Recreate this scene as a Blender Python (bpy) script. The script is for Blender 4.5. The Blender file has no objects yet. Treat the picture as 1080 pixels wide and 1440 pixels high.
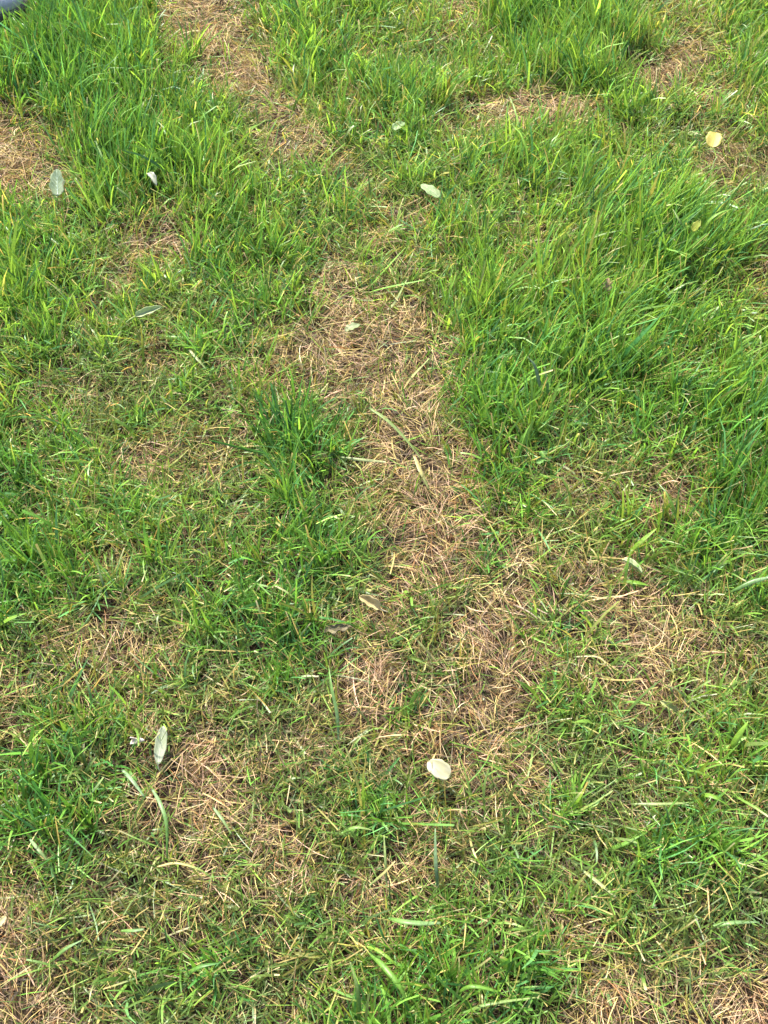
import bpy, math
import numpy as np

# ------------------------------------------------------------------ camera, sky, sun, exposure
scene = bpy.context.scene
COL = scene.collection
cam_data = bpy.data.cameras.new("camera")
cam = bpy.data.objects.new("camera", cam_data)
COL.objects.link(cam)
cam.location = (0, 0, 1.1)
cam.rotation_euler = (math.radians(32), 0, 0)
cam_data.sensor_fit = 'VERTICAL'
cam_data.angle = math.radians(52)
cam_data.clip_start = 0.02
cam_data.clip_end = 400
scene.camera = cam

SUN_EL, SUN_AZ = 46.0, -24.0          # degrees; azimuth from +y (away from the camera) towards +x
world = bpy.data.worlds.new("World")
scene.world = world
world.use_nodes = True
wn = world.node_tree.nodes
sky = wn.new("ShaderNodeTexSky")
sky.sky_type = 'NISHITA'
sky.sun_disc = False
sky.sun_elevation = math.radians(SUN_EL)
sky.sun_rotation = math.radians(SUN_AZ)
sky.dust_density = 3.0
sky.ozone_density = 1.0
bg = wn["Background"]
bg.inputs["Strength"].default_value = 0.125
world.node_tree.links.new(sky.outputs[0], bg.inputs["Color"])

sun_data = bpy.data.lights.new("sun", 'SUN')
sun_data.energy = 4.5
sun_data.angle = math.radians(6.0)
sun_data.color = (1.0, 0.95, 0.86)
sun = bpy.data.objects.new("sun", sun_data)
COL.objects.link(sun)
sun.rotation_euler = (math.radians(90 - SUN_EL), 0, math.radians(180 - SUN_AZ))

scene.view_settings.view_transform = 'Standard'
scene.view_settings.look = 'None'
scene.view_settings.gamma = 1
scene.view_settings.use_curve_mapping = False
scene.view_settings.exposure = 1.76
scene.render.engine = 'CYCLES'
scene.cycles.max_bounces = 8
scene.cycles.diffuse_bounces = 4
scene.cycles.transmission_bounces = 6

rng = np.random.default_rng(20)

# ------------------------------------------------------------------ what grows where, as maps lying on the ground
# one digit per cell: deadness (3 cm cells), height of growth and yellowness (6 cm cells)
X0, Y0 = -0.9, -0.12
DEAD = """
2343358645432443345445433442345468533432222343357645432443345
2421466543355662123223104765433457631332332242257644345675012
3312654211135775221002246763111235631232342242146432111467632
3234323432345764333433346744323432433231232132334224323447643
2343224632244642235642235533224532343221122112343224632244643
3542223332332333445544333333223322245421322312453222332232333
5532222333332223345543322233332222235432355432454222223333322
5212222333321123467753321234333222224654567655553222223334321
4122223334311233578743211233333222214676567655674212222333321
3222224343421233566643211334333222223444467753454322222434342
3222223333223233355433222233332222335542234432246523222233332
2223432233233334455443333233233332234532142232234532223332242
3224532243554323565422355343234532234322112221123443224632233
2235423444764323555323467444324532234423122322132443223542344
3233222346765432112234567643222332353223222332142224422332223
4321111357764221001223677642111234573123322441243124654221112
6332223567632122112212467653222346764223322332233213676432223
6444344566412233334321356544334456764223322232233213577644434
5455333344333454445433344433355457864333321222123333468754543
5355421323444544444544322212465456764434543222245443457654465
3454212212455332233455322211354335655545764333346654556653454
4543111123564321123465311112354435665545764222246864555663345
4432111123453211122454211112344436765446764222235765445764344
4200121012222100012222101110014435664356654122214666535665353
4211432112322111112332112331134543565445552223322455445653345
4212432223321111112332222431145565554334552122211355433454565
4213432222311111112322223431245688632134553101111355431236887
4433332112222100122211223333444699631346664322222356653224897
5322322232232100233233223223555688521345654332223356654212688
4111234563333101332365432112467776421233444321112334433212467
2002444432343112443344443101257765313222332211001123322132146
1114454222443113442224444111257764214211222100000012221124124
2344443112443223442123444422466664203201222100000001221113113
4554432212343223431223344644677654202101122100000001221102103
7654323222332223322322345767887643200110121111111111121011002
5432233222222222222333233567887654200110111111222211111011001
2111344211111111112443111246888754211110011112233221111001111
1111233222211112222332111146866653211111111112333321111111111
1100122333211122333211011136754453112211111112344321111111121
1101233432111112343321011125754442111221111111245421111111222
1101345421100012354321010014644432011222211011146631100122222
1123455311000011355432111113444443112332211001135531100112233
1245554210000001345553211112355554123433211000023320000112234
2345543210111111345543211111244553112332211000013331000011223
2234433211333112334432221011234432111221111000013432000011112
2222222223554222222222221111223321111111111100123443210011111
1111112346776432111111221222222221111110112111244444321112110
1000002468998631000001222333311111111110112212354444532112110
0000012468997531000001124555311111111111122211244444431112211
0000012578887521000000136666411111111221122211133333331112221
0000012468875421000000136666421111222333332211134333332112233
1110012357764210011100136545421112344555543211235322453211234
1110001257752100011111235434321112455677653211246422364221235
2210001234431000122223344333321112444444432223445322244433223
3310000112110000133344543322211001343322211135554311134555311
3310000000000000134455653222211011333211100136654311123566411
3210000000000000124556654322222222332111000135554321124555421
2100000000000000124566654321233333321000000134554421124455431
1100100000000100125676654211233334431000000123454421123454432
1111110000011111136786543211122234442111100123344432223444322
1112210000112211147886543111111134553111100112344432223444321
1123210000123211147896542101111134553211110012234432223444321
1123210000123211147886532101111134553211110012234443223444321
1123210000123211257886432001111134553211110011234443222344322
1122110000123211257886542111111134553211110012234443222344432
1121100000112111257776543111122234443111100012334443222344433
0111000000011001256766553211222234442100000012344443211244543
0000000000000001245666654221233344331000000012345543211234554
0000000000000011345666553221222233332110000012355543211134555
0000000000000012345566543222222122343211110012355543211124565
0000000000000013345566533222211011243321110011366653211123466
0000111100000023344455433222211000244332221111355654211123455
0011233211000012333344443233211000244443333221244444321123444
0012455421000012222234443333221111245455554432233345432224543
0124666521000011111123454334321111355556666543222235532224642
1235777532100011110012454444321111244456666543211224542224542
""".split()
TALL = """
4332333333333333233444332333333
4342343234442243233444433344134
4333332333333233333433433333233
3344433332233344443333333444333
3455544321233445543322334555443
3344333322233334433333333344333
3333323333332233333343343333332
3334313444431343334344443433343
2333323333332333323344443332333
2333333333333333323334443332333
3344433333334443323233333232334
3565434554435654324234554333235
3455444665445543345346666435433
3454445664445543355445666435542
3544345664334543365434776434652
4644435553434643486556888655684
5544445543444633487667888776686
3554444444455423577777777777777
4654455544465423577777766677777
6754556655466533577677654577767
6645566654466534566678755578766
6545566654566644455578976688865
6656555565665544455578865578865
7777533577774455555566654456665
7887433688764355555566543345565
6887555788654466655566545554566
6898777887545577754567545664466
6898778987545676655677535665367
6788888876446666555788535665358
6788888875336765456898635665457
7888888875346765456898644666447
7888888875346765455898744666536
7888888765347765455798744566535
8888888875346666555788754566544
8887788875346676655677753566644
9877789875445677654566753566643
9877789876455677754556753466653
8655678876544566654556654455554
""".split()
WARM = """
6544443454455334544565545443454
4535424432224433435455444423532
4444334433334433444444444433443
4433344444444443334444444333444
4333444444444443334445443333444
4333444444444433334444444433344
4443344333344433444444444444334
4432454222245423444445544444324
5433444333444334443445654445433
5443455444554344454456665445443
4433465444563334454555665545544
4323454334453234565545554556643
4433444334443344454554444554544
5434554334544345445654334565445
5445553235554355535664334566445
4245554345554255435654333456534
4355554455554355435554444455544
6545555555544666544555555555544
6456655556644666545566666666654
4456655556644566556666666666666
4466555556644566666666566656666
5576555566655566666665556655666
5565555556555555566665556655666
5544555544555555566666566665666
5444555444455555566666666666666
5434444434565545566566665556665
5433333334565544566556665556765
5433333345665445555556676556766
5433333345665445555556676666766
6443333456764455655556676666776
5443333456764455655556676666776
5433334456764455655556677666676
5433334456764455655556677666676
4333333456764455655555677666677
4333333456764445555555667655667
3333333445765445556555667655567
3333333345765444556555667655567
3444433445665544556655666655566
""".split()
def read(rows): return np.array([[int(c) for c in r] for r in rows], float) / 9.0
DEAD, TALL, WARM = read(DEAD), read(TALL), read(WARM)

def sample(m, step, x, y):
    h, w = m.shape
    def mir(a, n):
        a = np.mod(a, 2 * n)
        return np.where(a > n, 2 * n - a, a)
    cx = np.clip(mir((x - X0) / step, w - 1), 0, w - 1.001)
    cy = np.clip(mir((y - Y0) / step, h - 1), 0, h - 1.001)
    i = cx.astype(int); j = cy.astype(int); a = cx - i; b = cy - j
    return m[j, i]*(1-a)*(1-b) + m[j, i+1]*a*(1-b) + m[j+1, i]*(1-a)*b + m[j+1, i+1]*a*b

_lat = {}
def noise(x, y, scale, seed):
    """smooth value noise, 0..1, features of about `scale` metres"""
    if seed not in _lat:
        _lat[seed] = np.random.default_rng(1000 + seed).random((256, 256))
    g = _lat[seed]
    u, v = np.asarray(x) / scale + 40.3, np.asarray(y) / scale + 40.7
    i, j = np.floor(u).astype(int), np.floor(v).astype(int)
    a, b = u - i, v - j
    a, b = a*a*(3-2*a), b*b*(3-2*b)
    i, j, i1, j1 = i % 256, j % 256, (i+1) % 256, (j+1) % 256
    return g[j, i]*(1-a)*(1-b) + g[j, i1]*a*(1-b) + g[j1, i]*(1-a)*b + g[j1, i1]*a*b

def relief(x, y):
    x = np.asarray(x, float); y = np.asarray(y, float)
    return 0.016*(noise(x, y, 0.30, 1)-.5) + 0.008*(noise(x, y, 0.09, 2)-.5) + 0.004*(noise(x, y, 0.03, 3)-.5)

def fields(x, y):
    wx = x + 0.045*(noise(x, y, .05, 4)-.5) + 0.02*(noise(x, y, .018, 5)-.5)
    wy = y + 0.045*(noise(x, y, .05, 6)-.5) + 0.02*(noise(x, y, .018, 7)-.5)
    d = sample(DEAD, .03, wx, wy)*(.97+.10*sstep(.25, .6, y)) + .30*(noise(x, y, .035, 8)-.5) + .26*(noise(x, y, .075, 12)-.52) + .03*sstep(.9, 1.2, y) + .16*(noise(x, y, .013, 9)-.5)*1.6
    l = sample(TALL, .06, wx, wy) + .46*(noise(x, y, .05, 10)-.5)
    t = sample(WARM, .06, wx, wy) + .26*(noise(x, y, .06, 11)-.5)
    return np.clip(d, 0, 1), np.clip(l, 0.05, 1.05), np.clip(t, 0, 1)

def sstep(a, b, x):
    t = np.clip((x-a)/(b-a), 0, 1)
    return t*t*(3-2*t)

# ------------------------------------------------------------------ materials
def new_mat(name):
    m = bpy.data.materials.new(name)
    m.use_nodes = True
    nt = m.node_tree
    return m, nt, nt.nodes["Principled BSDF"], nt.nodes["Material Output"]

def blade_material(name, rough, spec, trans, tint, sat=1.0):
    """own colour of each blade from its attribute; thin, so part of the light passes through"""
    m, nt, p, out = new_mat(name)
    N, Lk = nt.nodes, nt.links
    at = N.new("ShaderNodeAttribute"); at.attribute_name = "colour"
    tc = N.new("ShaderNodeTexCoord")
    no = N.new("ShaderNodeTexNoise"); no.inputs["Scale"].default_value = 420; no.inputs["Detail"].default_value = 2
    Lk.new(tc.outputs["Object"], no.inputs["Vector"])
    rp = N.new("ShaderNodeMapRange")
    rp.inputs["From Min"].default_value = .3; rp.inputs["From Max"].default_value = .7
    rp.inputs["To Min"].default_value = .80; rp.inputs["To Max"].default_value = 1.18
    Lk.new(no.outputs["Fac"], rp.inputs["Value"])
    mul = N.new("ShaderNodeVectorMath"); mul.operation = 'SCALE'
    Lk.new(at.outputs["Color"], mul.inputs[0]); Lk.new(rp.outputs[0], mul.inputs["Scale"])
    Lk.new(mul.outputs[0], p.inputs["Base Color"])
    p.inputs["Roughness"].default_value = rough
    p.inputs["Specular IOR Level"].default_value = spec
    tr = N.new("ShaderNodeBsdfTranslucent")
    tm = N.new("ShaderNodeVectorMath"); tm.operation = 'MULTIPLY'
    tm.inputs[1].default_value = tint
    Lk.new(mul.outputs[0], tm.inputs[0]); Lk.new(tm.outputs[0], tr.inputs["Color"])
    mx = N.new("ShaderNodeMixShader"); mx.inputs[0].default_value = trans
    Lk.new(p.outputs[0], mx.inputs[1]); Lk.new(tr.outputs[0], mx.inputs[2])
    Lk.new(mx.outputs[0], out.inputs["Surface"])
    return m

M_GRASS = blade_material("grass_leaf", .42, .40, .44, (1.36, 1.14, .70))
M_STRAW = blade_material("straw", .60, .30, .30, (1.12, 1.0, .8))

def soil_material():
    m, nt, p, out = new_mat("soil")
    N, Lk = nt.nodes, nt.links
    tc = N.new("ShaderNodeTexCoord")
    n1 = N.new("ShaderNodeTexNoise"); n1.inputs["Scale"].default_value = 90; n1.inputs["Detail"].default_value = 8
    Lk.new(tc.outputs["Object"], n1.inputs["Vector"])
    cr = N.new("ShaderNodeValToRGB")
    e = cr.color_ramp.elements
    e[0].position = .35; e[0].color = (.018, .013, .008, 1)
    e[1].position = .70; e[1].color = (.050, .034, .020, 1)
    Lk.new(n1.outputs["Fac"], cr.inputs[0])
    # further off the sheet is turf too far away for single blades
    n2 = N.new("ShaderNodeTexNoise"); n2.inputs["Scale"].default_value = 7; n2.inputs["Detail"].default_value = 10
    Lk.new(tc.outputs["Object"], n2.inputs["Vector"])
    c2 = N.new("ShaderNodeValToRGB")
    f = c2.color_ramp.elements
    f[0].position = .38; f[0].color = (.04, .10, .018, 1)
    f[1].position = .66; f[1].color = (.20, .17, .07, 1)
    Lk.new(n2.outputs["Fac"], c2.inputs[0])
    ln = N.new("ShaderNodeVectorMath"); ln.operation = 'LENGTH'
    Lk.new(tc.outputs["Object"], ln.inputs[0])
    mr = N.new("ShaderNodeMapRange")
    mr.inputs["From Min"].default_value = 2.4; mr.inputs["From Max"].default_value = 3.4
    Lk.new(ln.outputs["Value"], mr.inputs["Value"])
    mx = N.new("ShaderNodeMix"); mx.data_type = 'RGBA'
    Lk.new(mr.outputs[0], mx.inputs["Factor"])
    Lk.new(cr.outputs[0], mx.inputs["A"]); Lk.new(c2.outputs[0], mx.inputs["B"])
    Lk.new(mx.outputs["Result"], p.inputs["Base Color"])
    p.inputs["Roughness"].default_value = .95
    p.inputs["Specular IOR Level"].default_value = .15
    bp = N.new("ShaderNodeBump"); bp.inputs["Strength"].default_value = .8; bp.inputs["Distance"].default_value = .004
    Lk.new(n1.outputs["Fac"], bp.inputs["Height"]); Lk.new(bp.outputs[0], p.inputs["Normal"])
    return m

# ------------------------------------------------------------------ mesh helpers
def mesh_from(name, V, F, C=None, mat=None):
    V = np.ascontiguousarray(V, np.float32).reshape(-1, 3)
    F = np.ascontiguousarray(F, np.int32).reshape(-1, 4)
    me = bpy.data.meshes.new(name)
    me.vertices.add(len(V)); me.vertices.foreach_set("co", V.ravel())
    me.loops.add(F.size); me.loops.foreach_set("vertex_index", F.ravel())
    me.polygons.add(len(F))
    me.polygons.foreach_set("loop_start", np.arange(0, F.size, 4, dtype=np.int32))
    me.polygons.foreach_set("use_smooth", np.ones(len(F), bool))
    me.update(calc_edges=True)
    if C is not None:
        a = me.color_attributes.new("colour", 'FLOAT_COLOR', 'POINT')
        c = np.ones((len(V), 4), np.float32); c[:, :3] = np.asarray(C).reshape(-1, 3)
        a.data.foreach_set("color", c.ravel())
    if mat: me.materials.append(mat)
    return me

def link(name, me, parent=None, loc=None):
    o = bpy.data.objects.new(name, me)
    COL.objects.link(o)
    if parent is not None: o.parent = parent
    if loc is not None: o.location = loc
    return o

def tag(o, label, cat, group=None):
    o["label"] = label; o["category"] = cat
    if group: o["group"] = group
    return o

def thing(name, label, cat, loc, rot=(0, 0, 0), group=None):
    o = link(name, None, loc=loc); o.rotation_euler = rot
    return tag(o, label, cat, group)

def blades(root, az, th0, bend, azbend, length, width, cut, fold, roll, c0, c1, c2, n=4, across=3, power=1.3, wave=0.0):
    """N blades at once: verts (N, n+1, across, 3), colours likewise, quads"""
    N = len(az)
    t = np.linspace(0, 1, n+1)[None, :]
    th = th0[:, None] + bend[:, None]*t**power
    a = az[:, None] + azbend[:, None]*t
    if wave: a = a + wave*np.sin(t*9 + az[:, None]*7)
    tang = np.stack([np.sin(th)*np.sin(a), np.sin(th)*np.cos(a), np.cos(th)], -1)
    mid = .5*(tang[:, 1:] + tang[:, :-1]) * (length/n)[:, None, None]
    p = np.concatenate([np.zeros((N, 1, 3)), np.cumsum(mid, 1)], 1) + root[:, None, :]
    side = np.stack([np.cos(a), -np.sin(a), np.zeros_like(a)], -1)
    nor = np.cross(side, tang)
    r = roll[:, None, None]
    side, nor = side*np.cos(r) + nor*np.sin(r), nor*np.cos(r) - side*np.sin(r)
    tip = cut[:, None]                                       # width left at the tip
    prof = (0.72 + 0.28*np.minimum(1, t/.3)) * (1 - (1-tip)*np.clip((t-.35)/.65, 0, 1)**1.7)
    w = (width[:, None]*.5*prof)[..., None]
    if across == 3:
        f = fold[:, None, None]*w
        V = np.stack([p - side*w + nor*f*.5, p - nor*f*.5, p + side*w + nor*f*.5], 2)
    else:
        V = np.stack([p - side*w, p + side*w], 2)
    tt = t[..., None]
    k1 = np.clip(tt/.35, 0, 1); k2 = np.clip((tt-.62)/.38, 0, 1)
    c = c0[:, None, :]*(1-k1) + c1[:, None, :]*k1
    c = c*(1-k2) + c2[:, None, :]*k2
    Cc = np.repeat(c[:, :, None, :], across, 2)
    g = relief(V[..., 0], V[..., 1]) + .0012
    V[..., 2] = np.where(V[..., 2] < g, g + np.minimum(.004, .25*(g-V[..., 2])), V[..., 2])
    base = (np.arange(N)*(n+1)*across)[:, None, None]
    i = np.arange(n)[None, :, None]; j = np.arange(across-1)[None, None, :]
    q = base + i*across + j
    F = np.stack([q, q+1, q+across+1, q+across], -1)
    return V, F, Cc

def join(parts):
    Vs, Fs, Cs, off = [], [], [], 0
    for V, F, C in parts:
        V = V.reshape(-1, 3); Vs.append(V); Fs.append(F.reshape(-1, 4)+off); Cs.append(C.reshape(-1, 3)); off += len(V)
    return np.concatenate(Vs), np.concatenate(Fs), np.concatenate(Cs)

# colours that the blades themselves have (linear)
G_DEEP = np.array([.042, .148, .028]); G_BLUE = np.array([.062, .180, .052])
G_MID = np.array([.102, .250, .034]);  G_WARM = np.array([.185, .325, .050])
G_OLIVE = np.array([.200, .195, .045]); G_PALE = np.array([.24, .31, .11])
S_STRAW = np.array([.54, .43, .16]); S_TAN = np.array([.50, .350, .180]); S_PINK = np.array([.52, .345, .230])
S_RUST = np.array([.30, .155, .06]); S_GREY = np.array([.23, .18, .12]); S_DARK = np.array([.085, .058, .035])
S_PALE = np.array([.58, .49, .28])

def pick(palette, probs, n):
    return np.array(palette)[rng.choice(len(palette), n, p=np.array(probs)/np.sum(probs))]

def dulled(c, l):
    """short growth is mixed towards a duller olive than the lush tufts"""
    k = (.62*(1-sstep(.24, .52, l)))[:, None]
    return c*(1-k) + k*np.array([.112, .122, .050])

def green(t, n):
    """own green of n blades, t = yellowness"""
    a = np.clip(t + .16*rng.standard_normal(n), 0, 1)[:, None]
    c = np.where(a < .35, G_DEEP + (G_MID-G_DEEP)*(a/.35), G_MID + (G_WARM-G_MID)*np.clip((a-.35)/.55, 0, 1))
    b = (rng.random(n) < .22)[:, None]
    c = np.where(b, G_BLUE*(.8+.7*rng.random((n, 1))), c)
    return c*np.exp(.26*rng.standard_normal((n, 1)))

# ------------------------------------------------------------------ things that lie on the lawn (ground spots), used to press the grass under them
ITEMS = [
    {'kind': 'leaf', 'name': 'fallen_leaf', 'cat': 'leaf', 'label': 'blue-green pale leaf standing up in the grass beside the straw patch at far left', 'at': (-0.4812, 1.2304, 0.046), 'rot': (25.9, 0, 3.6), 'L': 0.0412, 'W': 0.0223, 'c': (0.36, 0.44, 0.27), 'c2': (0.3, 0.38, 0.21), 'clear': 0.024, 'trans': 0.55, 'cup': 0.25, 'bend': -0.2, 'peak': 0.42, 'veins': True, 'cr': (0.4, 0.5, 0.38), 'rough': 0.45},
    {'kind': 'leaf', 'name': 'white_petal', 'cat': 'petal', 'label': 'small white curled petal above the short grass, right of the blue-green leaf', 'at': (-0.3417, 1.2365, 0.048), 'rot': (-8.0, -10, -139.2), 'L': 0.0258, 'W': 0.0116, 'c': (0.55, 0.56, 0.46), 'c2': (0.45, 0.47, 0.36), 'clear': 0.0183, 'trans': 0.5, 'cup': 0.9, 'bend': 0.9, 'rib': False, 'tip': 1.4},
    {'kind': 'leaf', 'name': 'fallen_leaf', 'cat': 'leaf', 'label': 'whitish pointed leaf half sunk in the grass near the top centre', 'at': (0.0678, 1.217, 0.043), 'rot': (8.4, 0, 49.3), 'L': 0.0371, 'W': 0.0177, 'c': (0.22, 0.29, 0.13), 'c2': (0.16, 0.24, 0.09), 'clear': 0.026, 'cup': 0.15, 'bend': 0.35, 'peak': 0.42, 'veins': True, 'cr': (0.28, 0.34, 0.2), 'stalk': 0.008},
    {'kind': 'leaf', 'name': 'yellow_petal', 'cat': 'petal', 'label': 'broad pale yellow petal with a crease near the top right corner', 'at': (0.5002, 1.3232, 0.0485), 'rot': (11.7, 0, -19.0), 'L': 0.0312, 'W': 0.0248, 'c': (0.43, 0.38, 0.09), 'c2': (0.33, 0.28, 0.06), 'clear': 0.03, 'cup': 0.15, 'fold': 0.12, 'bend': 0.3, 'tip': 1.8, 'peak': 0.5, 'wob': 0.08, 'rib': True, 'cr': (0.33, 0.24, 0.05)},
    {'kind': 'leaf', 'name': 'fallen_leaf', 'cat': 'leaf', 'label': 'narrow pale leaf folded lengthwise in the grass at left, above the bare spot', 'at': (-0.3164, 0.9765, 0.046), 'rot': (11.0, 28, -67.6), 'L': 0.0376, 'W': 0.0122, 'c': (0.4, 0.46, 0.24), 'c2': (0.32, 0.4, 0.17), 'clear': 0.0249, 'cup': 0.1, 'fold': 0.9, 'bend': -0.15, 'tip': 0.9, 'peak': 0.4, 'stalk': 0.016, 'cs': (0.35, 0.4, 0.15)},
    {'kind': 'leaf', 'name': 'dry_leaf', 'cat': 'leaf', 'label': 'tan rolled dry leaf below the dark green grass at the centre', 'at': (-0.0161, 0.5416, 0.04), 'rot': (15.1, -8, 60.1), 'L': 0.0277, 'W': 0.0137, 'c': (0.46, 0.38, 0.19), 'c2': (0.34, 0.27, 0.12), 'clear': 0.03, 'cup': 1.0, 'bend': 0.25, 'tip': 1.5, 'peak': 0.42, 'rough': 0.7, 'stalk': 0.01, 'cs': (0.5, 0.42, 0.26)},
    {'kind': 'leaf', 'name': 'dry_leaf', 'cat': 'leaf', 'label': 'dull grey-brown crumpled leaf lying left below the tan rolled leaf', 'at': (-0.0531, 0.5212, 0.016), 'rot': (12.2, 15, -80.7), 'L': 0.0341, 'W': 0.011, 'c': (0.24, 0.21, 0.12), 'c2': (0.13, 0.11, 0.065), 'clear': 0.026, 'cup': 0.5, 'bend': 0.6, 'wob': 0.5, 'rough': 0.8, 'stalk': 0.006},
    {'kind': 'leaf', 'name': 'fallen_leaf', 'cat': 'leaf', 'label': 'long pale silvery green leaf standing on end at lower left, edge rolled', 'at': (-0.2378, 0.3817, 0.02), 'rot': (10.1, 6, -3.1), 'L': 0.0412, 'W': 0.0135, 'c': (0.42, 0.46, 0.33), 'c2': (0.34, 0.39, 0.24), 'clear': 0.02, 'trans': 0.5, 'cup': 0.35, 'bend': -0.25, 'peak': 0.52, 'tip': 1.05, 'wob': 0.05, 'veins': True, 'cr': (0.38, 0.43, 0.3), 'stalk': 0.006, 'cs': (0.4, 0.4, 0.25), 'rough': 0.5},
    {'kind': 'leaf', 'name': 'curled_petal', 'cat': 'petal', 'label': 'small pinkish white hooked petal just left of the long pale leaf', 'at': (-0.2623, 0.3866, 0.022), 'rot': (43.3, 40, -93.4), 'L': 0.021, 'W': 0.009, 'c': (0.62, 0.55, 0.46), 'c2': (0.5, 0.4, 0.32), 'clear': 0.014, 'cup': 0.9, 'bend': 2.6, 'rib': False, 'tip': 0.9},
    {'kind': 'leaf', 'name': 'cream_petal', 'cat': 'petal', 'label': 'large smooth cream oval petal at the lower centre beside the brown patch', 'at': (0.0573, 0.3519, 0.031), 'rot': (-3.6, 3, -120.6), 'L': 0.0283, 'W': 0.0201, 'c': (0.42, 0.4, 0.26), 'c2': (0.34, 0.32, 0.18), 'clear': 0.019, 'cup': 0.28, 'bend': 0.5, 'tip': 1.6, 'peak': 0.55, 'rib': False, 'wob': 0.05, 'trans': 0.25, 'thick': 0.0009},
    {'kind': 'leaf', 'name': 'yellow_petal', 'cat': 'petal', 'label': 'narrow cream-yellow petal cut by the left edge of the picture', 'at': (-0.3704, 0.203, 0.026), 'rot': (18.5, 0, -40.6), 'L': 0.0113, 'W': 0.007, 'c': (0.5, 0.47, 0.25), 'c2': (0.42, 0.38, 0.18), 'clear': 0.0103, 'cup': 0.4, 'bend': 0.4, 'rib': False, 'tip': 1.3},
    {'kind': 'leaf', 'name': 'fallen_leaf', 'cat': 'leaf', 'label': 'pale green leaf folded double above the brown patch at right', 'at': (0.2897, 0.5956, 0.027), 'rot': (-10.9, -30, -118.0), 'L': 0.0286, 'W': 0.012, 'c': (0.4, 0.46, 0.25), 'c2': (0.32, 0.38, 0.17), 'clear': 0.018, 'cup': 0.1, 'fold': 0.8, 'bend': 0.2, 'tip': 1.2},
    {'kind': 'leaf', 'name': 'dry_leaf', 'cat': 'leaf', 'label': 'small tan withered leaf among the green grass at upper right', 'at': (0.3058, 1.0246, 0.0475), 'rot': (45.6, 0, -7.2), 'L': 0.0189, 'W': 0.0124, 'c': (0.4, 0.3, 0.17), 'c2': (0.27, 0.2, 0.1), 'clear': 0.0145, 'cup': 0.8, 'bend': 0.7, 'wob': 0.4, 'rough': 0.8},
    {'kind': 'leaf', 'name': 'fallen_leaf', 'cat': 'leaf', 'label': 'small yellow-green leaf inside the tall grass near the right edge', 'at': (0.439, 1.1224, 0.0625), 'rot': (48.9, 0, -52.9), 'L': 0.0179, 'W': 0.0119, 'c': (0.32, 0.34, 0.05), 'c2': (0.22, 0.26, 0.04), 'clear': 0.012, 'cup': 0.2, 'bend': 0.4},
    {'kind': 'leaf', 'name': 'fallen_leaf', 'cat': 'leaf', 'label': 'grey-green small leaf lying on the brown straw at the centre', 'at': (-0.0425, 0.9678, 0.024), 'rot': (9.0, -10, -65.6), 'L': 0.0231, 'W': 0.014, 'c': (0.2, 0.24, 0.11), 'c2': (0.15, 0.19, 0.08), 'clear': 0.02, 'cup': 0.3, 'bend': 0.4, 'wob': 0.2},
    {'kind': 'leaf', 'name': 'white_petal', 'cat': 'petal', 'label': 'faint greenish white petal sunk in grass left above the pointed whitish leaf', 'at': (0.0232, 1.3741, 0.034), 'rot': (8.3, 0, -47.2), 'L': 0.0248, 'W': 0.016, 'c': (0.18, 0.26, 0.11), 'c2': (0.14, 0.22, 0.08), 'clear': 0.012, 'cup': 0.3, 'bend': 0.5, 'rib': False, 'tip': 1.3},
    {'kind': 'leaf', 'name': 'fallen_leaf', 'cat': 'leaf', 'label': 'olive-yellow twisted leaf in the grass right of the brown patches', 'at': (0.3091, 0.4235, 0.026), 'rot': (-17.6, 25, -121.4), 'L': 0.0238, 'W': 0.0085, 'c': (0.36, 0.37, 0.15), 'c2': (0.26, 0.28, 0.09), 'clear': 0.0172, 'cup': 0.7, 'bend': 0.8, 'wob': 0.3},
    {'kind': 'clover', 'name': 'clover_plant', 'cat': 'weed', 'label': 'pale round-leaved weed in the grass right of the centre patch', 'at': (0.198, 0.747, 0.028), 'rot': (0, 0, 20), 'L': 0.0128, 'W': 0.0114, 'c': (0.15, 0.29, 0.07), 'c2': (0.11, 0.24, 0.05), 'n': 3, 'clear': 0.0083},
    {'kind': 'clover', 'name': 'clover_plant', 'cat': 'weed', 'label': 'pale lobed weed in the short grass at lower right', 'at': (0.3182, 0.2473, 0.018), 'rot': (0, 0, 70), 'L': 0.0103, 'W': 0.0091, 'c': (0.12, 0.25, 0.06), 'c2': (0.09, 0.2, 0.04), 'n': 3, 'clear': 0.0066}]
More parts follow.
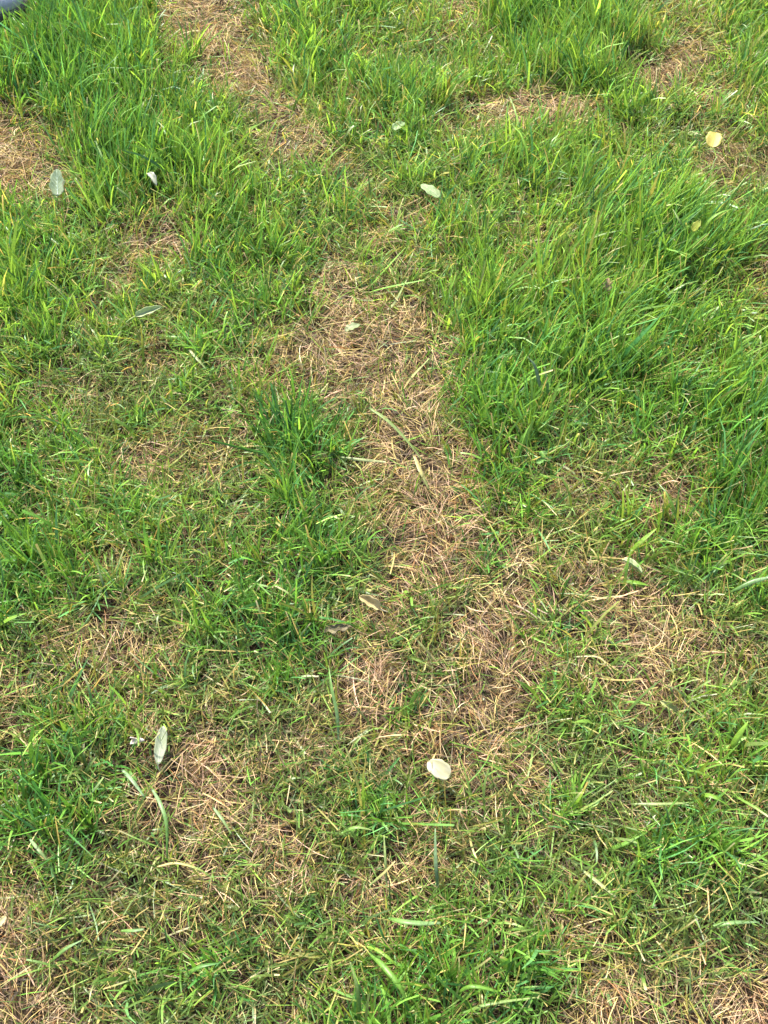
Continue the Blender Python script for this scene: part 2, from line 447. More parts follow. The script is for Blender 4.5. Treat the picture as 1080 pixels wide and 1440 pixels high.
NOTABLE = [
    {'name': 'grass_leaf', 'cat': 'grass blade', 'label': 'broad pale green blade bent over at the bottom centre', 'group': 'single grass blades that stand out', 'pts': [(-0.015, 0.1761, 0.0225), (0.0, 0.16, 0.0375), (0.0132, 0.1441, 0.0413), (0.0224, 0.1287, 0.0338)], 'w': 0.00515, 'c': 'mid', 'c1': 'mid', 'cut': 0.2, 'roll': 0.1},
    {'name': 'grass_leaf', 'cat': 'grass blade', 'label': 'narrow yellow-green blade beside the broad pale blade at bottom centre', 'group': 'single grass blades that stand out', 'pts': [(-0.0164, 0.18, 0.0263), (-0.0054, 0.1741, 0.039), (0.0053, 0.1661, 0.042), (0.0154, 0.158, 0.0338)], 'w': 0.0032, 'c': 'bright', 'c1': 'bright'},
    {'name': 'grass_leaf', 'cat': 'grass blade', 'label': 'upright pale green blade ending at the bottom edge left of the broad blade', 'group': 'single grass blades that stand out', 'pts': [(-0.0241, 0.1136, 0.0075), (-0.0232, 0.1304, 0.03), (-0.0257, 0.1454, 0.045), (-0.0318, 0.1631, 0.0495)], 'w': 0.00395, 'c': 'mid', 'c1': 'pale'},
    {'name': 'grass_leaf', 'cat': 'grass blade', 'label': 'wide green blade lying level at bottom, right of centre', 'group': 'single grass blades that stand out', 'pts': [(0.0035, 0.2066, 0.0225), (0.0205, 0.2005, 0.0338), (0.0397, 0.1992, 0.0338), (0.0551, 0.2013, 0.0263)], 'w': 0.00493, 'c': 'mid', 'c1': 'blue', 'cut': 0.5},
    {'name': 'grass_leaf', 'cat': 'grass blade', 'label': 'long yellow-green blade curving up to a pale tip at lower right', 'group': 'single grass blades that stand out', 'pts': [(0.1691, 0.3058, 0.0112), (0.1956, 0.3092, 0.0225), (0.2164, 0.3169, 0.0338), (0.2336, 0.3263, 0.0413)], 'w': 0.00261, 'c': 'bright', 'c1': 'pale', 'cut': 0.6},
    {'name': 'grass_leaf', 'cat': 'grass blade', 'label': 'straight bright green blade slanting up in the dark grass at lower right', 'group': 'single grass blades that stand out', 'pts': [(0.2235, 0.2724, 0.015), (0.2412, 0.2756, 0.03), (0.2607, 0.2842, 0.0375)], 'w': 0.00428, 'c': 'mid', 'c1': 'mid'},
    {'name': 'grass_leaf', 'cat': 'grass blade', 'label': 'pale flat blade lying level near the right edge, lower half', 'group': 'single grass blades that stand out', 'pts': [(0.2542, 0.3169, 0.0263), (0.2829, 0.3147, 0.0338), (0.3177, 0.3172, 0.03)], 'w': 0.00305, 'c': 'pale', 'c1': 'pale', 'cut': 0.5, 'roll': 0.1},
    {'name': 'grass_leaf', 'cat': 'grass blade', 'label': 'bright green blade bent to a shoulder near the right edge, lower half', 'group': 'single grass blades that stand out', 'pts': [(0.3284, 0.3195, 0.015), (0.3293, 0.3234, 0.0338), (0.3415, 0.3175, 0.039), (0.3569, 0.3085, 0.03)], 'w': 0.00521, 'c': 'bright', 'c1': 'mid'},
    {'name': 'grass_leaf', 'cat': 'grass blade', 'label': 'whitish blade end in the lower right grass above the brown gap', 'group': 'single grass blades that stand out', 'pts': [(0.1973, 0.2524, 0.0225), (0.2114, 0.2377, 0.03), (0.2258, 0.2235, 0.0338)], 'w': 0.00378, 'c': 'pale', 'c1': 'white', 'cut': 0.6},
    {'name': 'grass_leaf', 'cat': 'grass blade', 'label': 'broad bright green blade standing at the right edge below middle', 'group': 'single grass blades that stand out', 'pts': [(0.3666, 0.3705, 0.0075), (0.3675, 0.3768, 0.03), (0.374, 0.3869, 0.045), (0.3808, 0.3958, 0.0525)], 'w': 0.0067, 'c': 'bright', 'c1': 'bright', 'cut': 0.15},
    {'name': 'grass_leaf', 'cat': 'grass blade', 'label': 'broad fresh green blade above the brown patch at right', 'group': 'single grass blades that stand out', 'pts': [(0.2927, 0.6187, 0.0225), (0.3019, 0.6226, 0.0375), (0.32, 0.6357, 0.0465)], 'w': 0.0065, 'c': 'bright', 'c1': 'bright', 'fold': 0.6},
    {'name': 'grass_leaf', 'cat': 'grass blade', 'label': 'short wide green blade lying on the brown patch at right', 'group': 'single grass blades that stand out', 'pts': [(0.282, 0.5798, 0.0188), (0.2931, 0.5743, 0.0255), (0.3088, 0.573, 0.021)], 'w': 0.00593, 'c': 'bright', 'c1': 'mid', 'cut': 0.2},
    {'name': 'grass_leaf', 'cat': 'grass blade', 'label': 'grey-green curved blade over brown straw below the long pale leaf', 'group': 'single grass blades that stand out', 'pts': [(-0.2408, 0.3336, 0.0225), (-0.2277, 0.3139, 0.0338), (-0.2197, 0.2938, 0.0338), (-0.2176, 0.2628, 0.0225)], 'w': 0.00388, 'c': 'blue', 'c1': 'mid', 'cut': 0.4},
    {'name': 'dry_straw', 'cat': 'straw', 'label': 'arched straw turning green at its end, lower left brown patch', 'group': 'single dry straws that stand out', 'pts': [(-0.2279, 0.2566, 0.0165), (-0.2079, 0.2586, 0.0225), (-0.186, 0.2531, 0.0225), (-0.1702, 0.2445, 0.018)], 'w': 0.00256, 'c': 'straw', 'c1': 'mid', 'cut': 0.4},
    {'name': 'grass_leaf', 'cat': 'grass blade', 'label': 'greyish blade lying across the lower left brown patch', 'group': 'single grass blades that stand out', 'pts': [(-0.1762, 0.3154, 0.0188), (-0.1654, 0.3018, 0.0255), (-0.1545, 0.2868, 0.0225)], 'w': 0.00305, 'c': 'blue', 'c1': 'pale', 'cut': 0.4},
    {'name': 'dry_straw', 'cat': 'straw', 'label': 'pale split straw at the top of the centre brown patch', 'group': 'single dry straws that stand out', 'pts': [(0.0049, 1.0079, 0.015), (0.0157, 1.0154, 0.0225), (0.0314, 1.0387, 0.0413)], 'w': 0.00472, 'c': 'white', 'c1': 'pale', 'cut': 0.4},
    {'name': 'dry_straw', 'cat': 'straw', 'label': 'pale straw leaning to the right in the centre brown patch', 'group': 'single dry straws that stand out', 'pts': [(0.0262, 0.8688, 0.015), (0.0373, 0.8799, 0.0263), (0.0598, 0.9018, 0.0375)], 'w': 0.00392, 'c': 'straw', 'c1': 'pale', 'cut': 0.5},
    {'name': 'grass_leaf', 'cat': 'grass blade', 'label': 'long faded blade trailing down across the centre brown patch', 'group': 'single grass blades that stand out', 'pts': [(-0.02, 0.8237, 0.0338), (0.0045, 0.8022, 0.0338), (0.0287, 0.7766, 0.0263), (0.0482, 0.7528, 0.0165)], 'w': 0.00484, 'c': 'pale', 'c1': 'pale', 'cut': 0.4},
    {'name': 'dry_straw', 'cat': 'straw', 'label': 'pale straw pointing left beside the central dark tuft', 'group': 'single dry straws that stand out', 'pts': [(0.0018, 0.7491, 0.0188), (-0.0266, 0.7477, 0.0255), (-0.0569, 0.7541, 0.0225)], 'w': 0.00372, 'c': 'white', 'c1': 'pale', 'cut': 0.5},
    {'name': 'dry_straw', 'cat': 'straw', 'label': 'faded blade lying steep over the lower centre brown patch', 'group': 'single dry straws that stand out', 'pts': [(0.0374, 0.7573, 0.0225), (0.0455, 0.7254, 0.03), (0.0558, 0.7041, 0.0225)], 'w': 0.00525, 'c': 'straw', 'c1': 'pale', 'cut': 0.4},
    {'name': 'grass_leaf', 'cat': 'grass blade', 'label': 'tall grey-green blade beside a shadowed gap right of centre', 'group': 'single grass blades that stand out', 'pts': [(0.211, 0.8353, 0.0112), (0.2002, 0.847, 0.045), (0.1915, 0.8635, 0.0675), (0.1822, 0.8724, 0.075)], 'w': 0.00433, 'c': 'blue', 'c1': 'blue'},
    {'name': 'grass_leaf', 'cat': 'grass blade', 'label': 'dark upright blade next to the tall grey-green blade', 'group': 'single grass blades that stand out', 'pts': [(0.2073, 0.8353, 0.0112), (0.209, 0.8436, 0.045), (0.2041, 0.8635, 0.0675)], 'w': 0.00382, 'c': 'mid', 'c1': 'blue'},
    {'name': 'grass_leaf', 'cat': 'grass blade', 'label': 'bright yellow blade standing by the upper brown strip', 'group': 'single grass blades that stand out', 'pts': [(0.1056, 1.46, 0.015), (0.1034, 1.4652, 0.0375), (0.106, 1.4714, 0.0562)], 'w': 0.00614, 'c': 'yellow', 'c1': 'yellow'},
    {'name': 'grass_leaf', 'cat': 'grass blade', 'label': 'yellow upright blade in the left grass below the folded leaf', 'group': 'single grass blades that stand out', 'pts': [(-0.3212, 0.9111, 0.015), (-0.3195, 0.9251, 0.0375), (-0.321, 0.9444, 0.0562)], 'w': 0.00396, 'c': 'bright', 'c1': 'yellow'},
    {'name': 'grass_leaf', 'cat': 'grass blade', 'label': 'pale bent blade slanting down beside the blue-green leaf', 'group': 'single grass blades that stand out', 'pts': [(-0.434, 1.2122, 0.015), (-0.4435, 1.2215, 0.0338), (-0.4566, 1.2423, 0.045)], 'w': 0.00378, 'c': 'blue', 'c1': 'pale', 'cut': 0.5},
    {'name': 'grass_leaf', 'cat': 'grass blade', 'label': 'pale blade slanting down below the white curled petal', 'group': 'single grass blades that stand out', 'pts': [(-0.3687, 1.2152, 0.015), (-0.3799, 1.2169, 0.0338), (-0.3938, 1.2242, 0.042)], 'w': 0.00378, 'c': 'mid', 'c1': 'pale', 'cut': 0.5},
    {'name': 'grass_leaf', 'cat': 'grass blade', 'label': 'whitish blade lying at an angle right of the left bare spot', 'group': 'single grass blades that stand out', 'pts': [(-0.2601, 0.9262, 0.0263), (-0.2462, 0.9058, 0.03), (-0.2343, 0.8919, 0.0263)], 'w': 0.00395, 'c': 'white', 'c1': 'pale', 'cut': 0.6},
    {'name': 'dry_straw', 'cat': 'straw', 'label': 'pale straw lying across the right brown patch', 'group': 'single dry straws that stand out', 'pts': [(0.232, 0.5557, 0.015), (0.2542, 0.5573, 0.021), (0.28, 0.5625, 0.018)], 'w': 0.00246, 'c': 'straw', 'c1': 'white', 'cut': 0.5},
    {'name': 'dry_straw', 'cat': 'straw', 'label': 'long bent straw crossing the grass below the right brown patch', 'group': 'single dry straws that stand out', 'pts': [(0.2115, 0.4844, 0.0188), (0.237, 0.4814, 0.0255), (0.2483, 0.4694, 0.0255), (0.2562, 0.4602, 0.0195)], 'w': 0.00236, 'c': 'white', 'c1': 'straw', 'cut': 0.5},
    {'name': 'grass_leaf', 'cat': 'grass blade', 'label': 'broad dull blade reaching in from the right edge', 'group': 'single grass blades that stand out', 'pts': [(0.4396, 0.5712, 0.045), (0.4223, 0.5677, 0.0413), (0.4056, 0.5625, 0.0338), (0.3938, 0.5611, 0.0225)], 'w': 0.00489, 'c': 'blue', 'c1': 'mid'},
    {'name': 'grass_leaf', 'cat': 'grass blade', 'label': 'pale straight blade standing at left among low grass', 'group': 'single grass blades that stand out', 'pts': [(-0.3209, 0.5614, 0.0112), (-0.3262, 0.5766, 0.03), (-0.333, 0.5971, 0.042)], 'w': 0.00296, 'c': 'blue', 'c1': 'pale', 'cut': 0.3},
    {'name': 'grass_leaf', 'cat': 'grass blade', 'label': 'broad light green blade at the left edge above the middle straw patch', 'group': 'single grass blades that stand out', 'pts': [(-0.4369, 0.5212, 0.0225), (-0.4196, 0.5246, 0.0338), (-0.4033, 0.5317, 0.0338)], 'w': 0.00577, 'c': 'bright', 'c1': 'mid', 'cut': 0.2},
    {'name': 'grass_leaf', 'cat': 'grass blade', 'label': 'bluish blade lying toward the lower left brown patch', 'group': 'single grass blades that stand out', 'pts': [(-0.2736, 0.3527, 0.0263), (-0.2599, 0.339, 0.0338), (-0.2454, 0.322, 0.0338)], 'w': 0.00396, 'c': 'blue', 'c1': 'blue', 'cut': 0.4},
    {'name': 'grass_leaf', 'cat': 'grass blade', 'label': 'short pale blade ending in the dark tuft at lower left', 'group': 'single grass blades that stand out', 'pts': [(-0.3024, 0.3306, 0.0225), (-0.2945, 0.3345, 0.0338), (-0.2888, 0.3415, 0.0375)], 'w': 0.00308, 'c': 'blue', 'c1': 'pale', 'cut': 0.6},
    {'name': 'grass_leaf', 'cat': 'grass blade', 'label': 'greyish blade at far lower left beneath the dark tuft', 'group': 'single grass blades that stand out', 'pts': [(-0.3588, 0.2825, 0.0225), (-0.3454, 0.2696, 0.0315), (-0.3356, 0.2596, 0.027)], 'w': 0.00341, 'c': 'blue', 'c1': 'pale', 'cut': 0.6},
    {'name': 'grass_leaf', 'cat': 'grass blade', 'label': 'green blade lying level at the lower left, cut at both ends', 'group': 'single grass blades that stand out', 'pts': [(-0.2549, 0.1948, 0.0225), (-0.2412, 0.1937, 0.0285), (-0.2314, 0.1953, 0.027)], 'w': 0.00329, 'c': 'mid', 'c1': 'blue', 'cut': 0.7},
    {'name': 'grass_leaf', 'cat': 'grass blade', 'label': 'long green blade across the short grass at the lower left', 'group': 'single grass blades that stand out', 'pts': [(-0.32, 0.1684, 0.015), (-0.3034, 0.1766, 0.0315), (-0.2876, 0.1843, 0.0345)], 'w': 0.00366, 'c': 'mid', 'c1': 'blue'},
    {'name': 'grass_leaf', 'cat': 'grass blade', 'label': 'deep green blade fanning right at the lower centre left', 'group': 'single grass blades that stand out', 'pts': [(-0.1889, 0.1547, 0.0225), (-0.1733, 0.1609, 0.0315), (-0.1536, 0.1648, 0.03)], 'w': 0.00403, 'c': 'mid', 'c1': 'deep'},
    {'name': 'grass_leaf', 'cat': 'grass blade', 'label': 'pair-topped green blade in dark grass at lower centre', 'group': 'single grass blades that stand out', 'pts': [(-0.0432, 0.2872, 0.0263), (-0.0286, 0.2903, 0.036), (-0.01, 0.2883, 0.033)], 'w': 0.00343, 'c': 'mid', 'c1': 'pale'},
    {'name': 'grass_leaf', 'cat': 'grass blade', 'label': 'pale crossed blade in the low grass left of the small brown spot', 'group': 'single grass blades that stand out', 'pts': [(-0.0142, 0.239, 0.015), (0.0, 0.2472, 0.03), (0.0112, 0.2571, 0.0375)], 'w': 0.00295, 'c': 'pale', 'c1': 'straw', 'cut': 0.5},
    {'name': 'grass_leaf', 'cat': 'grass blade', 'label': 'straight pale blade crossing upright near the small brown spot', 'group': 'single grass blades that stand out', 'pts': [(0.0028, 0.2383, 0.015), (0.0014, 0.2587, 0.0338), (0.0, 0.2828, 0.0375)], 'w': 0.00254, 'c': 'pale', 'c1': 'pale', 'cut': 0.4},
    {'name': 'grass_leaf', 'cat': 'grass blade', 'label': 'blue-green wide blade standing right of the small brown spot', 'group': 'single grass blades that stand out', 'pts': [(0.054, 0.2364, 0.0112), (0.0514, 0.2553, 0.0338), (0.0511, 0.2871, 0.045)], 'w': 0.0038, 'c': 'blue', 'c1': 'blue', 'cut': 0.3},
    {'name': 'grass_leaf', 'cat': 'grass blade', 'label': 'long blue-green blade drooping below the crumpled grey leaf', 'group': 'single grass blades that stand out', 'pts': [(-0.049, 0.3913, 0.0112), (-0.0503, 0.4123, 0.03), (-0.0567, 0.4402, 0.0413), (-0.0607, 0.4667, 0.0375)], 'w': 0.00368, 'c': 'blue', 'c1': 'mid'},
    {'name': 'dry_straw', 'cat': 'straw', 'label': 'straw leaning over the green sprout in the middle brown patch', 'group': 'single dry straws that stand out', 'pts': [(0.0612, 0.4766, 0.015), (0.0475, 0.4888, 0.0263), (0.0318, 0.5053, 0.03)], 'w': 0.00285, 'c': 'straw', 'c1': 'pale', 'cut': 0.4},
    {'name': 'grass_leaf', 'cat': 'grass blade', 'label': 'pale streak of a blade lying in combed grass at upper right', 'group': 'single grass blades that stand out', 'pts': [(0.2959, 1.1228, 0.0375), (0.3131, 1.1248, 0.045), (0.3519, 1.1389, 0.0413)], 'w': 0.00364, 'c': 'pale', 'c1': 'blue', 'cut': 0.4},
    {'name': 'grass_leaf', 'cat': 'grass blade', 'label': 'arching long blade over the tall grass near the right edge', 'group': 'single grass blades that stand out', 'pts': [(0.4489, 1.11, 0.0375), (0.4545, 1.1246, 0.0638), (0.47, 1.1337, 0.075), (0.4998, 1.1493, 0.0713)], 'w': 0.00478, 'c': 'bright', 'c1': 'mid'},
    {'name': 'grass_leaf', 'cat': 'grass blade', 'label': 'pale blade drooping left over tall grass near the right edge', 'group': 'single grass blades that stand out', 'pts': [(0.4422, 1.1394, 0.03), (0.4176, 1.1246, 0.0638), (0.407, 1.1464, 0.0713)], 'w': 0.0036, 'c': 'mid', 'c1': 'pale'},
    {'name': 'grass_leaf', 'cat': 'grass blade', 'label': 'bottom edge blade curving right in the fresh grass at lower centre', 'group': 'single grass blades that stand out', 'pts': [(0.0668, 0.1374, 0.0225), (0.0794, 0.1428, 0.0375), (0.0991, 0.1403, 0.0375), (0.1197, 0.1345, 0.0263)], 'w': 0.00357, 'c': 'mid', 'c1': 'mid'},
    {'name': 'grass_leaf', 'cat': 'grass blade', 'label': 'pale green blade lying level at bottom centre right', 'group': 'single grass blades that stand out', 'pts': [(0.0729, 0.1222, 0.0225), (0.0988, 0.1287, 0.0338), (0.1459, 0.1352, 0.03)], 'w': 0.00316, 'c': 'mid', 'c1': 'pale', 'cut': 0.3},
    {'name': 'grass_leaf', 'cat': 'grass blade', 'label': 'green blade lying level at the far lower right', 'group': 'single grass blades that stand out', 'pts': [(0.3176, 0.1987, 0.0225), (0.3365, 0.2006, 0.03), (0.3637, 0.2018, 0.027)], 'w': 0.00412, 'c': 'mid', 'c1': 'blue', 'cut': 0.3}]
TUFTS = [
    {'label': 'dark green tuft standing between the brown patches at the centre', 'at': (-0.1046, 0.7731), 'r': 0.0455, 'h': 0.078, 'n': 80, 't': 0.02, 'lean': (0.05, 0.25), 'w': 0.003},
    {'label': 'small bright tuft growing out of the brown patch right of centre', 'at': (0.2006, 0.5394), 'r': 0.0215, 'h': 0.036, 'n': 36, 't': 0.35, 'spread': 2.0, 'lean': (-0.3, -0.2)},
    {'label': 'blue-green sprout in the brown straw below the centre', 'at': (0.03, 0.4405), 'r': 0.019, 'h': 0.04, 'n': 28, 't': 0.08, 'spread': 2.2},
    {'label': 'dense dark green tuft left of the long pale leaf', 'at': (-0.3229, 0.3559), 'r': 0.0395, 'h': 0.042, 'n': 60, 't': 0.1, 'spread': 2.0},
    {'label': 'dark green tuft in the low grass left of the cream petal', 'at': (-0.0263, 0.3367), 'r': 0.0331, 'h': 0.036, 'n': 54, 't': 0.12, 'spread': 2.1},
    {'label': 'deep green grass tuft at the bottom, left of centre', 'at': (-0.1532, 0.1624), 'r': 0.0235, 'h': 0.046, 'n': 40, 't': 0.2, 'spread': 2.0},
    {'label': 'small green tuft at the right edge of the centre brown patch', 'at': (0.1122, 0.6072), 'r': 0.0221, 'h': 0.045, 'n': 30, 't': 0.3, 'spread': 1.6}]

ITEMS_PRESS = [{'at': (-0.671, 1.7138, 0.022), 'clear': 0.045}, {'at': (-0.6577, 1.7097, 0.022), 'clear': 0.045}, {'at': (-0.6452, 1.7097, 0.022), 'clear': 0.045}, {'at': (-0.6331, 1.718, 0.022), 'clear': 0.045}, {'at': (-0.6281, 1.7391, 0.022), 'clear': 0.045}, {'at': (-0.6678, 1.6849, 0.022), 'clear': 0.045}, {'at': (-0.649, 1.6767, 0.022), 'clear': 0.045}, {'at': (-0.6325, 1.6808, 0.022), 'clear': 0.045}]
def in_view(x, y, m):
    half = .3636 + (.6825-.3636)*(y-.1156)/(1.7604-.1156)
    return (np.abs(x) < half + m) & (y > .1156 - m) & (y < 1.7604 + m*1.6)

# ------------------------------------------------------------------ the ground
def build_ground():
    inner = np.arange(-1.5, 1.5001, .03)
    outer = np.array([1.7, 2.1, 2.8, 4, 6, 9, 14, 22, 36, 60, 100, 160])
    xs = np.concatenate([-outer[::-1], inner, outer])
    ys = np.concatenate([-outer[::-1]+.9, inner+.9, outer+.9])
    X, Y = np.meshgrid(xs, ys)
    fade = np.clip(1.6-.4*np.hypot(X, Y-.9), 0, 1)
    Z = relief(X, Y)*fade
    nx, ny = len(xs), len(ys)
    q = (np.arange(ny-1)[:, None]*nx + np.arange(nx-1)[None, :])
    F = np.stack([q, q+1, q+nx+1, q+nx], -1)
    o = link("ground", mesh_from("ground", np.stack([X, Y, Z], -1), F, None, soil_material()))
    o["kind"] = "structure"; o["label"] = "dark brown soil under the turf"
build_ground()

# ------------------------------------------------------------------ living grass
def press(x, y, length):
    for it in ITEMS + ITEMS_PRESS:
        px, py, r, hmax = it["at"][0], it["at"][1], it["clear"], it["at"][2] - float(relief(it["at"][0], it["at"][1]))
        dx, dy = x-px, y-py
        d = np.hypot(dx, np.where(dy < 0, dy*.75, dy*1.2))
        lim = np.where(d < r, np.maximum(.008, hmax*.9), 9.)
        length = np.minimum(length, lim*(.8+.5*rng.random(len(x))))
    return length

def lean_field(x, y):
    """which way the growth is combed: (azimuth, strength)"""
    a = -.15 + 1.1*(noise(x, y, .22, 20)-.5)*2 + .75*sstep(.05, .5, x)
    s = .12 + .40*noise(x, y, .10, 21)
    k = np.exp(-((x-.23)**2/.012 + (y-1.20)**2/.012))        # a combed-over spot
    a = a*(1-k) + 1.25*k; s = s + .7*k
    return a, s

def grass_blades(count, margin, n=4, across=3, wmul=1.0, ring=None, region=(-1.1, 1.1, -.25, 2.2), outer=9.0):
    x = rng.uniform(region[0], region[1], count); y = rng.uniform(region[2], region[3], count)
    keep = in_view(x, y, margin)
    if ring is not None: keep = ~in_view(x, y, ring) & in_view(x, y, outer)
    x, y = x[keep], y[keep]
    d, l, t = fields(x, y)
    t = t + .03 + .08*sstep(.7, 1.3, y)
    alive = rng.random(len(x)) > .92*sstep(.14, .78, d)
    # plants stand in clumps
    alive &= rng.random(len(x)) < .45 + .9*noise(x, y, .022, 22)
    x, y, d, l, t = x[alive], y[alive], d[alive], l[alive], t[alive]
    k = np.clip(np.round(2.2 + 2.4*l + rng.standard_normal(len(x))*.9), 1, 6).astype(int)
    ix = np.repeat(np.arange(len(x)), k)
    N = len(ix)
    paz = rng.uniform(0, 2*np.pi, len(x))[ix]
    size = np.exp(.22*rng.standard_normal(len(x)))[ix]
    ph = rng.random(len(x))[ix]
    x, y, d, l, t = x[ix], y[ix], d[ix], l[ix], t[ix]
    x = x + .0030*rng.standard_normal(N); y = y + .0030*rng.standard_normal(N)
    upright = sstep(.28, .85, l)
    la, ls = lean_field(x, y)
    length = (.020 + .051*l**1.3)*size*rng.uniform(.45, 1.25, N)*(1-.35*sstep(.3, .8, d))
    # direction: combed tufts where it is tall, any way where it is short and mown
    own = paz + .9*rng.standard_normal(N)
    ox, oy = np.sin(own), np.cos(own)
    wgt = (1.2-.55*upright)
    vx = wgt*ox + (.25+ls*upright)*np.sin(la); vy = wgt*oy + (.25+ls*upright)*np.cos(la)
    az = np.arctan2(vx, vy)
    th0 = np.where(rng.random(N) < .35+.65*upright, rng.uniform(.03, .50, N), rng.uniform(.45, 1.25, N))
    bend = rng.uniform(.15, 1.0, N)*(1.1-.45*upright) + .25*np.maximum(0, length/.09-.6)
    droop = rng.random(N) < .13
    bend = np.where(droop, bend + rng.uniform(.5, 1.3, N), bend)
    flat = rng.random(N) < .16*(1-upright)
    th0 = np.where(flat, rng.uniform(1.1, 1.5, N), th0)
    length = press(x, y, length)
    width = (.0012 + .0014*rng.random(N)**1.7 + .0005*upright)*np.sqrt(size)*wmul
    broad = rng.random(N) < .05
    width = np.where(broad, width*1.65, width)
    cut = np.where(rng.random(N) < .50*(1-.65*upright), rng.uniform(.35, .85, N), rng.uniform(.04, .2, N))
    fold = rng.uniform(.15, .9, N); roll = .55*rng.standard_normal(N)
    z = relief(x, y) + .001 + .004*rng.random(N)
    c1 = dulled(green(t*.9 + .10*(1-l) + .12*d, N), l)
    half = (rng.random(N) < .03 + .48*sstep(.10, .65, d))[:, None]
    c1 = np.where(half, c1*.45 + .55*pick([G_OLIVE, S_STRAW*.8, G_WARM], [3, 1.2, 1], N), c1)
    sheath = rng.random((N, 1))
    c0 = c1*(.55+.25*sheath) + (.45-.25*sheath)*np.array([.20, .21, .085])
    tipdry = (rng.random(N) < .015 + .13*(1-l))[:, None]
    c2 = np.where(tipdry, pick([S_STRAW, S_PALE, S_TAN], [2, 1, 1], N), c1*1.10 + np.array([.010, .012, .002]))
    root = np.stack([x, y, z], -1)
    return blades(root, az, th0, bend, .5*rng.standard_normal(N), length, width, cut, fold, roll, c0, c1, c2, n, across)

def stuff(name, parts, mat, label):
    V, F, C = join(parts)
    o = link(name, mesh_from(name, V, F, C, mat))
    o["kind"] = "stuff"; o["label"] = label
    return o

def mown_stubs(count, margin, region=(-1.1, 1.1, -.25, 2.2), ring=None, outer=None, wmul=1.0):
    """the low layer: short straight blades, many of them cut, pointing every way"""
    x = rng.uniform(region[0], region[1], count); y = rng.uniform(region[2], region[3], count)
    keep = in_view(x, y, margin)
    if ring is not None: keep = ~in_view(x, y, ring) & in_view(x, y, outer)
    x, y = x[keep], y[keep]
    d, l, t = fields(x, y)
    on = rng.random(len(x)) < (1-.76*sstep(.28, .80, d))*(.45+.75*noise(x, y, .025, 40))
    x, y, d, l, t = x[on], y[on], d[on], l[on], t[on]
    N = len(x)
    az = rng.uniform(0, 2*np.pi, N)
    th0 = rng.uniform(.35, 1.5, N)
    length = press(x, y, rng.uniform(.012, .048, N)*(1+.5*l))
    width = (.0006 + .0011*rng.random(N)**1.6)*wmul
    c = np.where((rng.random(N) < .30+.5*d)[:, None], pick([G_OLIVE, G_WARM*.8, S_STRAW*.75, S_TAN*.75, G_MID], [3, 2.2, 1.3, .8, 1.2], N), dulled(green(t+.12, N), l))
    c = c*np.exp(.28*rng.standard_normal((N, 1)))
    c2 = np.where((rng.random(N) < .3)[:, None], pick([S_STRAW, S_PALE], [2, 1], N), c*1.1)
    z = relief(x, y) + .001 + .010*rng.random(N)
    root = np.stack([x, y, z], -1)
    return blades(root, az, th0, rng.uniform(-.1, .6, N), .25*rng.standard_normal(N), length, width, np.where(rng.random(N) < .6, .75, .12),
                  np.zeros(N), .7*rng.standard_normal(N), c*.85+np.array([.03, .03, .01]), c, c2, 3, 2)

stuff("grass", [grass_blades(78000, .20, 4, 2), mown_stubs(200000, .20)], M_GRASS, "living green lawn grass, tall in tufts and short between the brown patches")
NEAR, FAR = (-1.7, 1.7, -.75, 2.9), (-2.6, 2.6, -1.7, 4.0)
stuff("outlying_grass", [grass_blades(50000, 0, 2, 2, 1.7, ring=.20, region=NEAR, outer=.60),
                         mown_stubs(66000, 0, NEAR, .20, .60, 1.7),
                         grass_blades(38000, 0, 2, 2, 3.4, ring=.60, region=FAR)], M_GRASS,
      "lawn grass carrying on around the pictured piece of turf")

